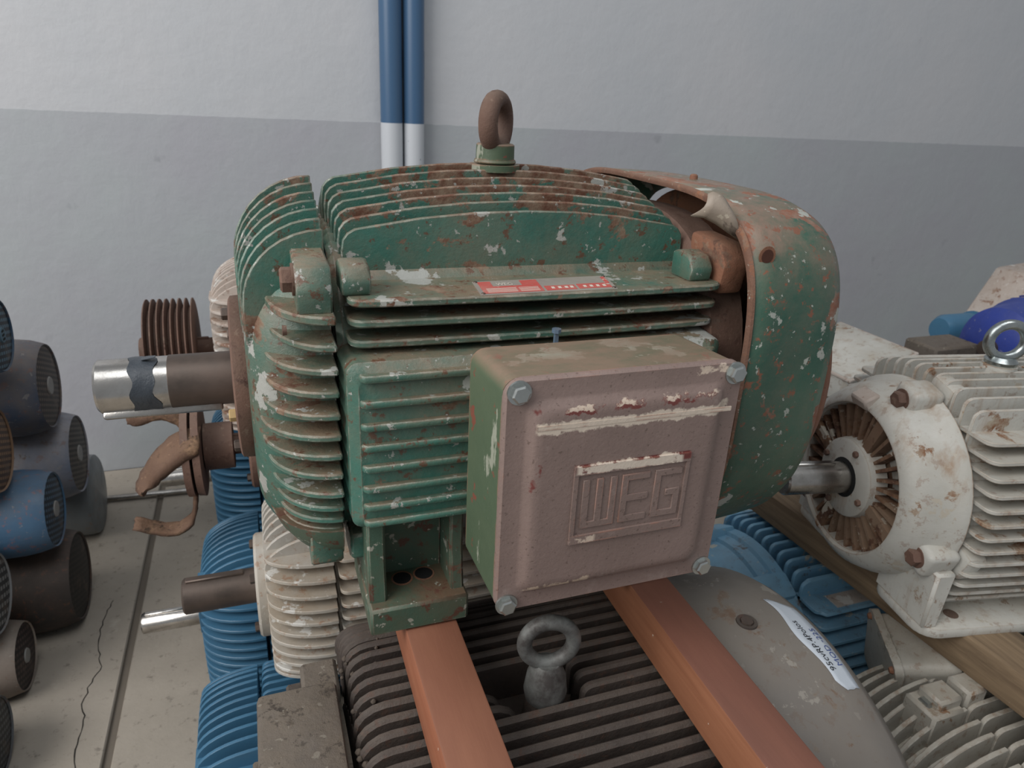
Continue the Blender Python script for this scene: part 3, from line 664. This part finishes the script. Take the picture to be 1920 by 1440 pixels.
def back_left():
    # cream motor right behind the green one
    t = motor((.0, .20, Z0-.452), 'cream finned motor with rusty shaft behind and below the green motor', M['cream'], .158, .36, .105, .029, .125, mshaft=M['steel_dark'],
          flange=.085, mfl=M['cream'], fs=.0215, nose=.62)
    # blue motors standing on the floor
    motor((-.130, .455, Z0-.692), 'glossy blue finned motor with bright keyed shaft, between the cream motor and the floor joint', M['blue'], .185, .4, .12, .021, .115,
          mshaft=M['steel'], fs=.0185, nose=.55, H=.1855)
    motor((-.125, .105, Z0-.735), 'glossy blue finned motor nearest the camera, beside the dusty iron motor', M['blue'], .142, .12, .10, 0, 0, fs=.0175, nose=.6, H=.1425, foot_x=(.03,))
    motor((-.13, 1.03, Z0-.678), 'blue finned motor farthest back, against the wall behind the torn coupling', M['blue'], .2, .4, .12, .024, .13, mshaft=M['steel'], fs=.02, nose=.55, H=.1995)
    # pale motor with a pulley
    t = motor((-.075, .86, Z0-.255), 'pale dirty motor with a rusty grooved pulley, behind the green motor', M['pink'], .215, .4, .11, .024, .05, mshaft=M['rustbrown'], fs=.021, nose=.6, H=.221)
    b = B(); prof = [(-.138, .045), (-.138, .114), (-.136, .118)]
    for k in range(7):
        x = -.136+k*.0138; prof += [(x+.0012, .118), (x+.0055, .096), (x+.0085, .096), (x+.0126, .118)]
    prof += [(-.0385, .118), (-.037, .114), (-.037, .045)]
    b.lathe(prof, 56); p = tag(b.out('pulley', M['rustbrown'], None, smooth=25), 'rusty seven-groove belt pulley on the pale motor shaft', 'pulley'); p.location = (-.075, .86, Z0-.255)
    b = B(); b.lathe([(-.158, .03), (-.134, .045)], 24); b.out('hub', M['rustbrown'], p)
    # rusty motor carrying the tyre coupling
    t = motor((.0, .50, Z0-.335), 'rust brown motor hidden behind the green motor, carrying the torn coupling', M['rustorange'], .13, .3, .08, .02, .06, mshaft=M['rustbrown'], fs=.022, flange=.09, mfl=M['rustbrown'], bell_style='plain')
    bellp(t, M['rustorange'], .13, .08, .104, .7)
    c = thing('shaft_coupling', (0, .50, Z0-.335), 'rusty shaft coupling with torn rubber tyre flaps', 'coupling')
    b = B(); b.lathe([(-.092, .022), (-.092, .046), (-.04, .046), (-.04, .022)], 36); b.out('hub', M['rustbrown'], c)
    for x0 in (-.108, -.126):
        b = B(); b.lathe([(x0, .02), (x0, .092), (x0+.013, .094), (x0+.014, .02)], 44); b.out('clamp_ring', M['rustbrown'], c)
    rub = paint('torn_rubber', '664e40', '584236', rust='33271f', rust_at=.55, chip='9a7d64', chip_at=.66, dust='8a6d55', dust_amt=.4, rough=.9, bump=.7)
    def flap(fn, nu, nv, t, name='rubber_flap'):
        b = B(); vs = [fn(i/nu, j/nv) for i in range(nu+1) for j in range(nv+1)]
        b.faces(vs, [(i*(nv+1)+j, (i+1)*(nv+1)+j, (i+1)*(nv+1)+j+1, i*(nv+1)+j+1) for i in range(nu) for j in range(nv)])
        o = b.out(name, rub, c, smooth=60); o.modifiers.new('s', 'SOLIDIFY').thickness = t; return o
    def strip(name, A, ya, Bp, yb, bulge, t):      # ruled sheet between two edge curves (x, z), bulging towards the camera
        n = 14; P = []
        def at(L, u):
            q = u*(len(L)-1); k = min(int(q), len(L)-2); f = q-k
            return L[k][0]+(L[k+1][0]-L[k][0])*f, L[k][1]+(L[k+1][1]-L[k][1])*f
        def fn(u, v):
            a, b2 = at(A, u), at(Bp, u)
            return (a[0]+(b2[0]-a[0])*v+random.uniform(-.0015, .0015), ya+(yb-ya)*v-bulge*math.sin(PI*v)-.50, a[1]+(b2[1]-a[1])*v+random.uniform(-.0015, .0015)+.335)
        flap(fn, n, 6, t, name)
    strip('rubber_flap', [(-.091, -.266), (-.118, -.268), (-.152, -.286), (-.183, -.32), (-.204, -.35), (-.214, -.379)], .45,
          [(-.097, -.307), (-.117, -.316), (-.141, -.334), (-.161, -.348), (-.174, -.362), (-.189, -.366)], .41, .022, .008)
    strip('rubber_flap', [(-.212, -.236), (-.196, -.235), (-.172, -.236), (-.15, -.236), (-.127, -.238), (-.114, -.24)], .50,
          [(-.215, -.262), (-.201, -.271), (-.176, -.263), (-.153, -.26), (-.132, -.275), (-.122, -.291)], .48, .01, .008)
    H_ = [(-.11, -.405), (-.112, -.436), (-.124, -.462), (-.147, -.475), (-.17, -.474), (-.196, -.464), (-.224, -.45)]
    strip('rubber_strip', [(x, z+.004) for x, z in H_], .455, [(x-.002, z-.004) for x, z in H_], .425, 0., .007)
    tag(b_rod(), 'thin bright steel rod lying on the floor by the wall', 'rod')
def b_rod():
    b = B(); b.tube([(-.62, 1.30, .012), (-.2, 1.28, .012)], .009, 12); return b.out('steel_rod', M['steel'])
back_left()

# ---------------------------------------------------------------- dusty iron motor underneath and its timbers
def iron_motor():
    cy, cz = -.30, -.56
    m = M['darkiron']
    root = thing('electric_motor', (0, cy, Z0+cz), 'dusty dark iron motor with long cooling ribs under the timber beams', 'electric motor')
    b = B(); b.lathe([(.085, .205), (.09, .225), (.47, .225), (.48, .2)], 56); fr = b.out('frame', m, root)
    for i in range(-13, 14):
        y = i*.0198; zt = .272 if abs(i) < 7 else .272-.0042*(abs(i)-6)**1.5
        if i in (0, 1, 2):          # interrupted round the eye bolt seat
            fin_body('v', y, .088, .262-.012*i, zt, .15, .0105, .03, m, fr, arch=0.02, bevel=.003)
            fin_body('v', y, .338, .482, zt, .15, .0105, .012, m, fr, arch=0.02, bevel=.003)
        else:
            fin_body('v', y, .090, .482, zt, .15, .0095, .026, m, fr, arch=0.02, bevel=.003)
    for s in (-1,):
        for k in range(-6, 7):
            fin_body('h', k*.024, .088, .482, .275, .15, .01, .03, m, fr, arch=.02, sign=s, bevel=.003)
    b = B(); b.lathe([(-.035, .10), (-.02, .17), (.0, .215), (.03, .24), (.082, .245)], 48); es = b.out('end_shield', M['ironplate'], root)
    b = B(); b.box(-.008, .077, -.16, .100, .15, .262); b.out('top_block', M['ironplate'], es, bevel=.006, seg=2)
    b = B(); b.box(.040, .082, .100, .152, .15, .246); b.out('bolt_boss', M['ironplate'], es, bevel=.004)
    hexbolt('bolt', M['darkiron'], es, (.041, .128, .222), '-x', .022, .018, washer=1)
    b = B(); b.box(-.014, -.006, -.16, .03, .16, .245); b.out('edge_plate', M['ironplate'], es, bevel=.002)
    # clods of dirt between the ribs
    dm = plain('dirt', '5a5047', .95, .25, 60, .8)
    for k in range(34):
        x = .083+random.random()*.02 if k < 22 else .1+random.random()*.05; y = -.09+random.random()*.24; s_ = .0015+.0028*random.random()
        b = B(); b.lathe([(-s_, s_*.3), (-s_*.4, s_*.9), (s_*.3, s_), (s_, s_*.3)], 6, 'z', (x, y, .247+s_*.5 if k < 22 else .262)); b.out('dirt_clod', dm, es, smooth=60)
    # tall eye bolt
    b = B(); b.lathe([(.20, .027), (.255, .0225), (.262, .0215)], 28, 'z', (.297, .008, 0)); b.out('eye_boss', m, root)
    b = B(); b.lathe([(.262, .0225), (.272, .0245), (.292, .022), (.310, .014)], 28, 'z', (.297, .008, 0)); b.torus((.297, .008, .337), .0272, .0084, math.radians(-12), 44, 16)
    lbl(b.out('eye_ring', M['oldring'], root), 'grey lifting ring with worn white paint')
    # feet
    for s in (-1, 1):
        for fx in (.1, .38):
            b = B(); y0, y1 = sorted((s*.12, s*.27)); b.box(fx, fx+.09, y0, y1, -.318, -.285); b.prism([(s*.1, -.18), (s*.2, -.16), (s*.24, -.3), (s*.1, -.3)], 'yz', fx+.01, fx+.03); b.out('foot', m, root)
    # big grey sheet fan cover
    b = B(); CR = .312
    pr = [(.493, CR-.002), (.50, CR), (.60, CR-.002), (.635, CR-.010), (.648, CR-.018)]
    b.lathe(pr, 96, cap0=False, cap1=False); fc = lbl(b.out('fan_cover', M['sheet'], root, smooth=60), 'grey sheet steel fan cover with paper label')
    md = fc.modifiers.new('s', 'SOLIDIFY'); md.thickness = .003; md.offset = -1
    b = B(); b.lathe([(.646, CR-.02), (.65, .28), (.652, .05)], 64, cap0=False); b.out('cover_end', M['sheet'], fc)
    b = B(); b.lathe([(.486, .22), (.50, .30), (.503, .30), (.503, .2)], 48); b.out('rear_end_shield', m, root)
    a = math.asin((-.302+.30)/CR)
    b = B(); b.lathe([(CR-.004, .0135), (CR+.0008, .0125), (CR+.0006, .0085), (CR-.0035, .006)], 22, 'z', (.552, -.004, 0)); b.out('screw_dimple', M['darkiron'], fc)
    b = B(); b.lathe([(CR-.003, .0085), (CR+.002, .0075)], 8, 'z', (.552, -.004, 0)); b.out('cover_screw', M['steel_dark'], fc)
    # paper label wrapped on the cover
    def rad(x):
        for (xa, ra), (xb, rb) in zip(pr[:-1], pr[1:]):
            if x <= xb: return ra+(rb-ra)*(x-xa)/(xb-xa)
        return pr[-1][1]
    def on(x, ang, e): r = rad(x)+e; return Vector((x, r*math.sin(ang), r*math.cos(ang)))
    # ang measured from the top towards +y ; label runs from ang=-.36 to +.09
    vs = []; fs = []; nu, nv = 22, 4
    for i in range(nu+1):
        for j in range(nv+1):
            u, v = i/nu, j/nv
            a_ = -.36+.45*u
            xl = .603+.004*math.sin(9*u)-.003*u; xr = .637-.006*abs(u-.5)
            if u < .08: xl += .012*(1-u/.08)
            if u > .86: xr -= .024*(u-.86)/.14
            vs.append(tuple(on(xl+(xr-xl)*v, a_+.006*math.sin(12*v)*(i in (0, nu)), .0007)))
    fs = [(i*(nv+1)+j, (i+1)*(nv+1)+j, (i+1)*(nv+1)+j+1, i*(nv+1)+j+1) for i in range(nu) for j in range(nv)]
    b = B(); b.faces(vs, fs); pl = lbl(b.out('paper_label', plain('paper', 'b9c0c8', .8, .06, 30, .15), fc, smooth=60), 'torn white paper label with handwriting')
    pl.modifiers.new('s', 'SOLIDIFY').thickness = .0003
    ink1 = plain('black_ink', '22252b', .7); ink2 = plain('blue_ink', '3c4f86', .7)
    put_text('95cvRP.4Polos', lambda u, v: on(.6185-v*.0125-u*.0003, -.285+u*.040, .0012), ink1, pl, 'black_writing')
    put_text('MOD -225', lambda u, v: on(.6325-v*.011, -.270+u*.040, .0012), ink2, pl, 'blue_writing')
    # timbers laid across
    for x0, x1, x2, x3, y0, y1, m_, t in ((.158, .216, .150, .208, .32, -.62, 'timber', 'red-brown timber beam under the foot of the green motor'),
                              (.443, .495, .424, .478, .30, -.62, 'timber2', 'red-brown timber beam beside the grey sheet fan cover')):
        b = B(); zt, zb = -.2255, -.2868
        b.faces([(x0, y0, zt), (x1, y0, zt), (x3, y1, zt), (x2, y1, zt), (x0, y0, zb), (x1, y0, zb), (x3, y1, zb), (x2, y1, zb)],
                [(0, 1, 2, 3), (4, 7, 6, 5), (0, 4, 5, 1), (1, 5, 6, 2), (2, 6, 7, 3), (3, 7, 4, 0)])
        o = tag(b.out('timber_beam', M[m_], None, bevel=.0025, seg=2), t, 'timber beam', 'timber beams under the green motor'); o.location = (0, 0, Z0)
iron_motor()

# ---------------------------------------------------------------- right hand stack
def right_side():
    # white motor with ribbed end shield
    cx, cy, cz = .850, -.135, -.186; R = .178
    w = M['white']
    root = motor((cx, cy, Z0+cz), 'rust streaked white motor with bare shaft and bright lifting ring on the right', w, R, .42, .075, .024, .108, bell_style='plain', fs=.0205, th=.0055, H=None, vmax=.62, hmax=.78, sides=(-1, 1), arch=.03); root.rotation_euler.z = math.radians(-11)
    b = B(); pr = [(.004, .112), (-.002, .115), (-.002, .119), (.010, .134), (.032, .144), (.058, .148), (.063, .155), (.075, .156)]
    b.lathe(pr, 56, cap0=False); b.lathe([(.004, .112), (.024, .110), (.028, .05)], 56, cap0=False, cap1=False); es = b.out('end_shield', w, root, smooth=50)
    b = B(); b.lathe([(.027, .112), (.028, .03)], 48); b.out('shield_recess', M['white_rust'], es)
    for k in range(32):     # radial ribs in the recess, every eighth one a wide spoke
        a = 2*PI*k/32+.35; b = B(); r0, r1 = .05, .1125; wd = .007 if k % 8 == 0 else .0022
        b.prism([(r0, -wd), (r1, -wd*1.3), (r1, wd*1.3), (r0, wd)], 'xy', .001 if k % 8 == 0 else .006, .028)
        for v in b.bm.verts:
            x, y, z = v.co; v.co = (z if x > .06 else z*.6, x*math.cos(a)-y*math.sin(a), x*math.sin(a)+y*math.cos(a))
        b.out('radial_rib', M['white_rust'], es)
    b = B(); b.lathe([(.02, .064), (-.004, .060), (-.007, .056), (-.007, .03)], 40, cap0=False); cap = b.out('bearing_cap', w, es)
    for k in range(4):
        a = math.radians(20+90*k); hexbolt('cap_bolt', M['rustbrown'], es, (-.006, .05*math.cos(a), .05*math.sin(a)), '-x', .009, .006)
    b = B(); b.lathe([(-.0065, .032), (-.009, .0245)], 30, cap0=False, cap1=False); b.out('shaft_seal', M['black'], es)
    for a in (103, 199, 320):
        a = math.radians(a); yy, zz = .142*math.cos(a), .142*math.sin(a)
        b = B(); b.obox((.052, yy*1.03, zz*1.03), (1, 0, 0), (0, -math.sin(a), math.cos(a)), (0, math.cos(a), math.sin(a)), .05, .044, .042); b.out('bolt_boss', w, es, bevel=.009, seg=3)
        b = B(); b.obox((.095, yy*1.06, zz*1.06), (1, 0, 0), (0, -math.sin(a), math.cos(a)), (0, math.cos(a), math.sin(a)), .03, .046, .046); b.out('frame_boss', w, root, bevel=.007, seg=2)
        hexbolt('bolt', M['rustbrown'], es, (.028, yy*1.03, zz*1.03), '-x', .021, .012, washer=1)
    b = B(); b.obox((.004, .008, .126), (1, 0, .55), (0, 1, 0), (-.55, 0, 1), .026, .036, .018); b.out('shield_lug', M['pink'], es, bevel=.003)
    eyebolt(root, .200, R-.014, .0250, .0075, math.radians(-15), M['galv'], .023, .018, w)
    # cast foot with slot
    for s in (-1, 1):
        b = B()
        if s < 0: b.prism(rrect(.045, .50, -.172, -.05, .03), 'xy', -.166, -.149)
        else: b.prism(rrect(.045, .50, .05, .172, .03), 'xy', -.166, -.149)
        ft = b.out('foot', w, root, bevel=.004, seg=2)
        b = B(); b.prism([(.045, -.152), (.045, -.06), (.075, -.06), (.07, -.152)], 'xz', *sorted((s*.06, s*.165))); b.out('foot_end', w, ft, bevel=.004)
        b = B(); b.prism([(.06, -.152), (.06, -.06), (.5, -.06), (.5, -.152)], 'xz', *sorted((s*.105, s*.118))); b.out('foot_web', w, ft, bevel=.003)
        b = B(); b.prism(rrect(.175, .215, -.130, -.085, .012), 'xz', *sorted((s*.1185, s*.1175))); b.out('foot_slot', M['black'], ft)
        b = B(); b.lathe([(-.1495, .010), (-.1485, .010)], 18, 'z', (.11, s*.142, 0)); b.out('bolt_hole', M['rustbrown'], ft)
    # weathered timber below it
    b = B(); b.faces([(.905, .12, -.3485), (.985, .12, -.3485), (1.03, -.60, -.3485), (.945, -.60, -.3485), (.905, .12, -.405), (.985, .12, -.405), (1.03, -.60, -.405), (.945, -.60, -.405)],
                     [(0, 1, 2, 3), (4, 7, 6, 5), (0, 4, 5, 1), (1, 5, 6, 2), (2, 6, 7, 3), (3, 7, 4, 0)])
    o = tag(b.out('timber_beam', M['oldwood'], None, bevel=.004, seg=2), 'weathered grey timber beam under the white motor foot', 'timber beam'); o.location = (0, 0, Z0)
    # light blue motor below
    m = M['blue_old']; root = motor((.760, .03, Z0-.617), 'light blue motor below the white motor, behind the grey sheet fan cover', m, .208, .36, .11, .022, .0, bell_style='plain', fs=.022, th=.007, hmax=.75, H=None, arch=.05)
    b = B(); b.lathe([(.0, .125), (-.006, .14), (.0, .160), (.02, .172), (.06, .178), (.064, .184), (.085, .186), (.089, .192), (.11, .193)], 56, cap0=False); es = b.out('end_shield', m, root, smooth=40)
    b = B(); b.lathe([(.02, .13), (.02, .03)], 44); b.out('shield_recess', M['steel_dark'], es)
    for k in range(26):
        a = 2*PI*k/26; b = B(); b.prism([(.06, -.0035), (.128, -.0045), (.128, .0045), (.06, .0035)], 'xy', -.002, .022)
        for v in b.bm.verts:
            x, y, z = v.co; v.co = (z, x*math.cos(a)-y*math.sin(a), x*math.sin(a)+y*math.cos(a))
        b.out('radial_rib', m, es)
    b = B(); b.lathe([(.02, .066), (-.012, .06), (-.014, .02)], 36); b.out('bearing_cap', m, es)
    for a in (62, 118, 198, 342):
        a = math.radians(a); b = B(); b.obox((.06, .178*math.cos(a), .178*math.sin(a)), (1, 0, 0), (0, -math.sin(a), math.cos(a)), (0, math.cos(a), math.sin(a)), .10, .05, .044); b.out('bolt_boss', m, es, bevel=.008, seg=2)
        hexbolt('bolt', M['steel_dark'], es, (.01, .18*math.cos(a), .18*math.sin(a)), '-x', .02, .012)
    b = B(); b.prism([(.118, -.150), (.13, -.165), (.45, -.165), (.45, -.10), (.118, -.10)], 'xy', .150, .157); b.prism([(.118, .155), (.45, .155), (.45, .19), (.13, .19), (.118, .18)], 'xz', -.112, -.104); sh = b.out('plate_shelf', m, root, bevel=.003)
    b = B(); b.obox((.195, -.140, .1585), (1, 0, 0), (0, 1, 0), (0, 0, 1), .07, .03, .003); lbl(b.out('rating_plate', M['pink'], root), 'worn pale rating plate')
    b = B(); b.lathe([(0, .05), (.02, .05)], 20, 'z', (.2, 0, -.26)); b.box(.13, .4, -.17, .17, -.266, -.19); b.out('foot', m, root)
    # grey finned motor at the lower right corner
    m = M['grey']; root = motor((.775, -.375, Z0-.60), 'grey chipped motor with thick curved ribs at the lower right corner', m, .178, .34, .125, 0, 0, fs=.0205, th=.0065, nose=.45, vmax=.8, hmax=.72, arch=.04)
    es = bellp(root, m, .178, .125, .142, .45)
    b = B(); b.box(.06, .118, -.005, .045, .11, .180); b.out('bolt_boss', m, es, bevel=.004)
    b = B(); b.box(.075, .118, .003, .040, .15, .195); bb = b.out('boss_cap', m, es, bevel=.004); b = B(); b.box(.128, .165, .003, .040, .15, .196); b.out('frame_boss', m, root, bevel=.004)
    hexbolt('bolt', M['zinc'], es, (.075, .0215, .174), '-x', .022, .008)
    b = B(); b.box(.1, .4, -.14, .14, -.275, -.13); b.out('foot', m, root)
    # its terminal box on the far side
    b = B(); rings = [[(x, p[0], p[1]) for p in rrect(-.062+i, .062-i, -.062+i, .062-i, .014)] for x, i in ((0, 0), (.012, 0), (.013, .006), (.09, .002))]
    b.loft(rings); b.bm.transform(Matrix.Translation((.125, .138, .128)) @ Euler((math.radians(10), math.radians(-12), math.radians(-28))).to_matrix().to_4x4())
    bo = b.out('terminal_box', M['grey'], root)
    for yy in (-.05, .05):
        b = B(); b.lathe([(-.005, .004), (0, .006)], 8, 'x', (0, yy, .05)); b.bm.transform(Matrix.Translation((.125, .138, .128)) @ Euler((math.radians(10), math.radians(-12), math.radians(-28))).to_matrix().to_4x4()); b.out('cover_screw', M['rustorange'], bo)
    # things farther back on the right
    b = B(); b.prism([(-.16, -.06), (.16, -.06), (.16, .0), (.03, .055), (.02, .062), (-.16, .012)], 'xz', -.12, .12)
    q = tag(b.out('electric_motor', M['white'], None, bevel=.004), 'dirty white motor with a sloping terminal box on top, behind the rust streaked one', 'electric motor'); q.location = (1.45, .42, Z0-.245)
    b = B(); b.lathe([(-.18, .12), (-.17, .14), (.2, .14)], 36, 'x', (0, 0, -.19)); b.out('frame', M['white'], q)
    b = B(); b.box(-.14, .16, -.13, .13, .245-Z0, -.28); b.out('base', M['oldwood'], q)
    b = B(); b.box(-.163, .03, -.125, .125, .058, .066)
    for v in b.bm.verts: v.co.z += .28*(v.co.x-.03)-.006
    b.out('lid_plate', M['pink'], q, bevel=.002)
    root = thing('electric_motor', (1.945, .37, Z0-.225), 'royal blue motor behind the bright lifting ring', 'electric motor')
    b = B(); b.lathe([(-.12, .07), (-.10, .105), (-.02, .12), (-.01, .128), (.0, .128), (.01, .12), (.3, .12)], 40); b.out('frame', M['royal'], root)
    for k in range(18):
        a = PI*k/17; b = B(); b.obox((.16, .122*math.cos(a), .122*math.sin(a)), (1, 0, 0), (0, -math.sin(a), math.cos(a)), (0, math.cos(a), math.sin(a)), .28, .006, .024); b.out('fin', M['royal'], root)
    b = B(); b.lathe([(-.14, .022), (-.1, .022)], 20); b.out('shaft', M['steel_dark'], root)
    b = B(); b.lathe([(-.002, .1285), (.004, .1285)], 40); lbl(b.out('yellow_band', plain('yellow', 'b99a4a', .6), root), 'thin yellow band')
    b = B(); b.box(-.08, .08, -.05, .05, -.02, .02); q = tag(b.out('iron_block', M['ironplate'], None, bevel=.006), 'grey-brown block lying behind the white motor', 'block'); q.location = (1.74, .44, Z0-.243)
    b = B(); b.lathe([(-.05, .035), (-.03, .045), (.08, .045)], 24); b.lathe([(.08, .05), (.09, .05)], 24); b.box(.0, .06, -.03, .03, -(Z0-.262), -.02)
    q = tag(b.out('motor_end', M['blue'], None), 'small teal motor end beside the bright lifting ring', 'electric motor'); q.location = (2.0, .62, Z0-.262)
    b = B(); b.prism([(-.12, -.1), (.2, -.1), (.2, .10), (-.02, .08)], 'xz', -.08, .08); q = tag(b.out('tan_casting', M['pink'], None, bevel=.008), 'pale rusty casting at the right edge behind the royal blue motor', 'casting'); q.location = (2.50, .80, Z0-.225)
    for hx, hz in ((.05, .03), (-.03, 0)):
        b = B(); b.lathe([(-.004, .011), (.0, .011)], 12, 'y', (hx, -.08, hz)); b.out('bolt_hole', M['darkiron'], q)
right_side()

# ---------------------------------------------------------------- stack of motors on the left (fan covers face right)
def left_stack():
    def grille(name, a, b_, slat=140, ang=.5):
        g = G(name); x, y, z = g.sep(g.vec)
        v = g.math('SINE', g.math('MULTIPLY', g.math('ADD', z, g.math('MULTIPLY', y, ang)), slat*2*PI/2))
        w = g.math('SINE', g.math('MULTIPLY', g.math('SUBTRACT', y, g.math('MULTIPLY', z, ang)), slat*2*PI/2))
        k = g.math('MULTIPLY', g.rng(v, -.1, .25), g.rng(w, -.6, -.3))
        c = g.mix(k, b_, a); c = g.mix(g.rng(g.noise(12, 6, .7), .55, .72, 0, .7), c, '6b5a4c')
        return g.done(c, .6)
    specs = [
      # y, z, R, xface, cover mat, grille cols, label
      ('a', .733, -.159, .073, -.452, ('2d4c66', '2a4a62'), ('4f6f80', '14202b'), 'dark blue slotted fan cover motor on top of the left stack'),
      ('b', .937, -.350, .100, -.445, ('6d6258', '34455c'), ('5e5148', '2c2622'), 'brown and blue motor end second from the top of the left stack'),
      ('c', .660, -.372, .086, -.479, ('7a5f48', '8a6e55'), ('8a6a4c', '463225'), 'rusty brown grille motor end at the left edge of the stack'),
      ('d', 1.008, -.566, .100, -.432, ('a09a98', '66748a'), ('5e564e', '2c2824'), 'dirty white motor end with pale hub at the back of the left stack'),
      ('e', 1.150, -.765, .112, -.442, ('74797b', '6a7072'), None, 'smooth grey motor end on the floor nearest the wall'),
      ('f', .723, -.556, .083, -.426, ('486b88', '3e5f7c'), ('4b6276', '1d2833'), 'blue motor end with orange scratches in the left stack'),
      ('g', .777, -.772, .1045, -.422, ('4b3a30', '33302f'), ('2f2823', '14110f'), 'dark brown motor end on the floor under the blue one'),
      ('h', .535, -.621, .0814, -.498, ('8b8c8d', '7d7f80'), ('8a8a88', '3c3c3c'), 'pale grey slatted motor end at the left edge'),
      ('i', .563, -.805, .072, -.490, ('8d8378', '7c6f66'), ('4a3a37', '1f1817'), 'small cream and brown motor end on the floor'),
      ('j', .346, -.803, .0745, -.482, ('5d6064', '4d5054'), ('55585a', '222426'), 'dark grey motor end in the lower left corner'),
    ]
    for k, y, z, R, xf, cc, gc, t in specs:
        root = thing('electric_motor', (xf, y, Z0+z), t, 'electric motor', 'motors stacked on the left')
        mt = paint('stack_'+k, cc[0], cc[1], rust='7a4f3a' if k != 'f' else 'a0583c', rust_at=.64 if k != 'e' else .8, chip='9a958c' if k not in 'eg' else None, chip_at=.7, dust='5f564d', dust_amt=.35, rough=.42 if k in 'aef' else .6)
        Lc = .16
        b = B()
        if gc: pr = [(-Lc, R*1.12), (-.06, R*1.12), (-.03, R*1.08), (-.006, R*1.0), (0, R*.97), (-.003, R*.94)]
        else: pr = [(-.2, R*.94), (-.10, R*.97), (-.02, R*1.0), (-.004, R*.98), (.0, R*.93), (.004, R*.5), (.005, .01)]
        b.lathe(pr, 48, cap0=False, cap1=not gc); cv = b.out('fan_cover', mt, root, smooth=40)
        b = B(); b.lathe([(-Lc-.10, R*.86), (-Lc+.002, R*.88)], 36); fr = b.out('frame', mt, root)
        for q in range(14):
            a = 2*PI*q/14; b = B(); b.obox((-Lc-.05, R*.93*math.cos(a), R*.93*math.sin(a)), (1, 0, 0), (0, -math.sin(a), math.cos(a)), (0, math.cos(a), math.sin(a)), .1, .005, R*.16); b.out('fin', mt, fr)
        if gc:
            b = B(); b.lathe([(-.004, R*.95), (-.001, R*.6), (.001, .004)], 48, cap0=False); b.out('grille', grille('grille_'+k, gc[0], gc[1], 150 if k != 'h' else 110, .25 if k == 'a' else .45), cv)
            if k in 'abdfi': b = B(); b.lathe([(.0, R*.22), (.003, R*.2)], 24); b.out('grille_hub', plain('hub_'+k, '8a8884' if k != 'a' else '4a6878', .6), cv)
        if k == 'a':        # small cut-out emblem on the hub
            b = B()
            for dz in (.008, .0, -.008): b.box(.003, .0036, -.006, .006, dz-.002, dz+.002)
            b.out('hub_mark', M['black'], cv)
        if k == 'f':
            b = B(); b.obox((-.075, -.030, R*1.0), (1, 0, 0), (0, 1, .32), (0, -.32, 1), .045, .035, .002); b.out('sticker', plain('old_sticker', '8f918e', .8, .3, 60), cv)
left_stack()
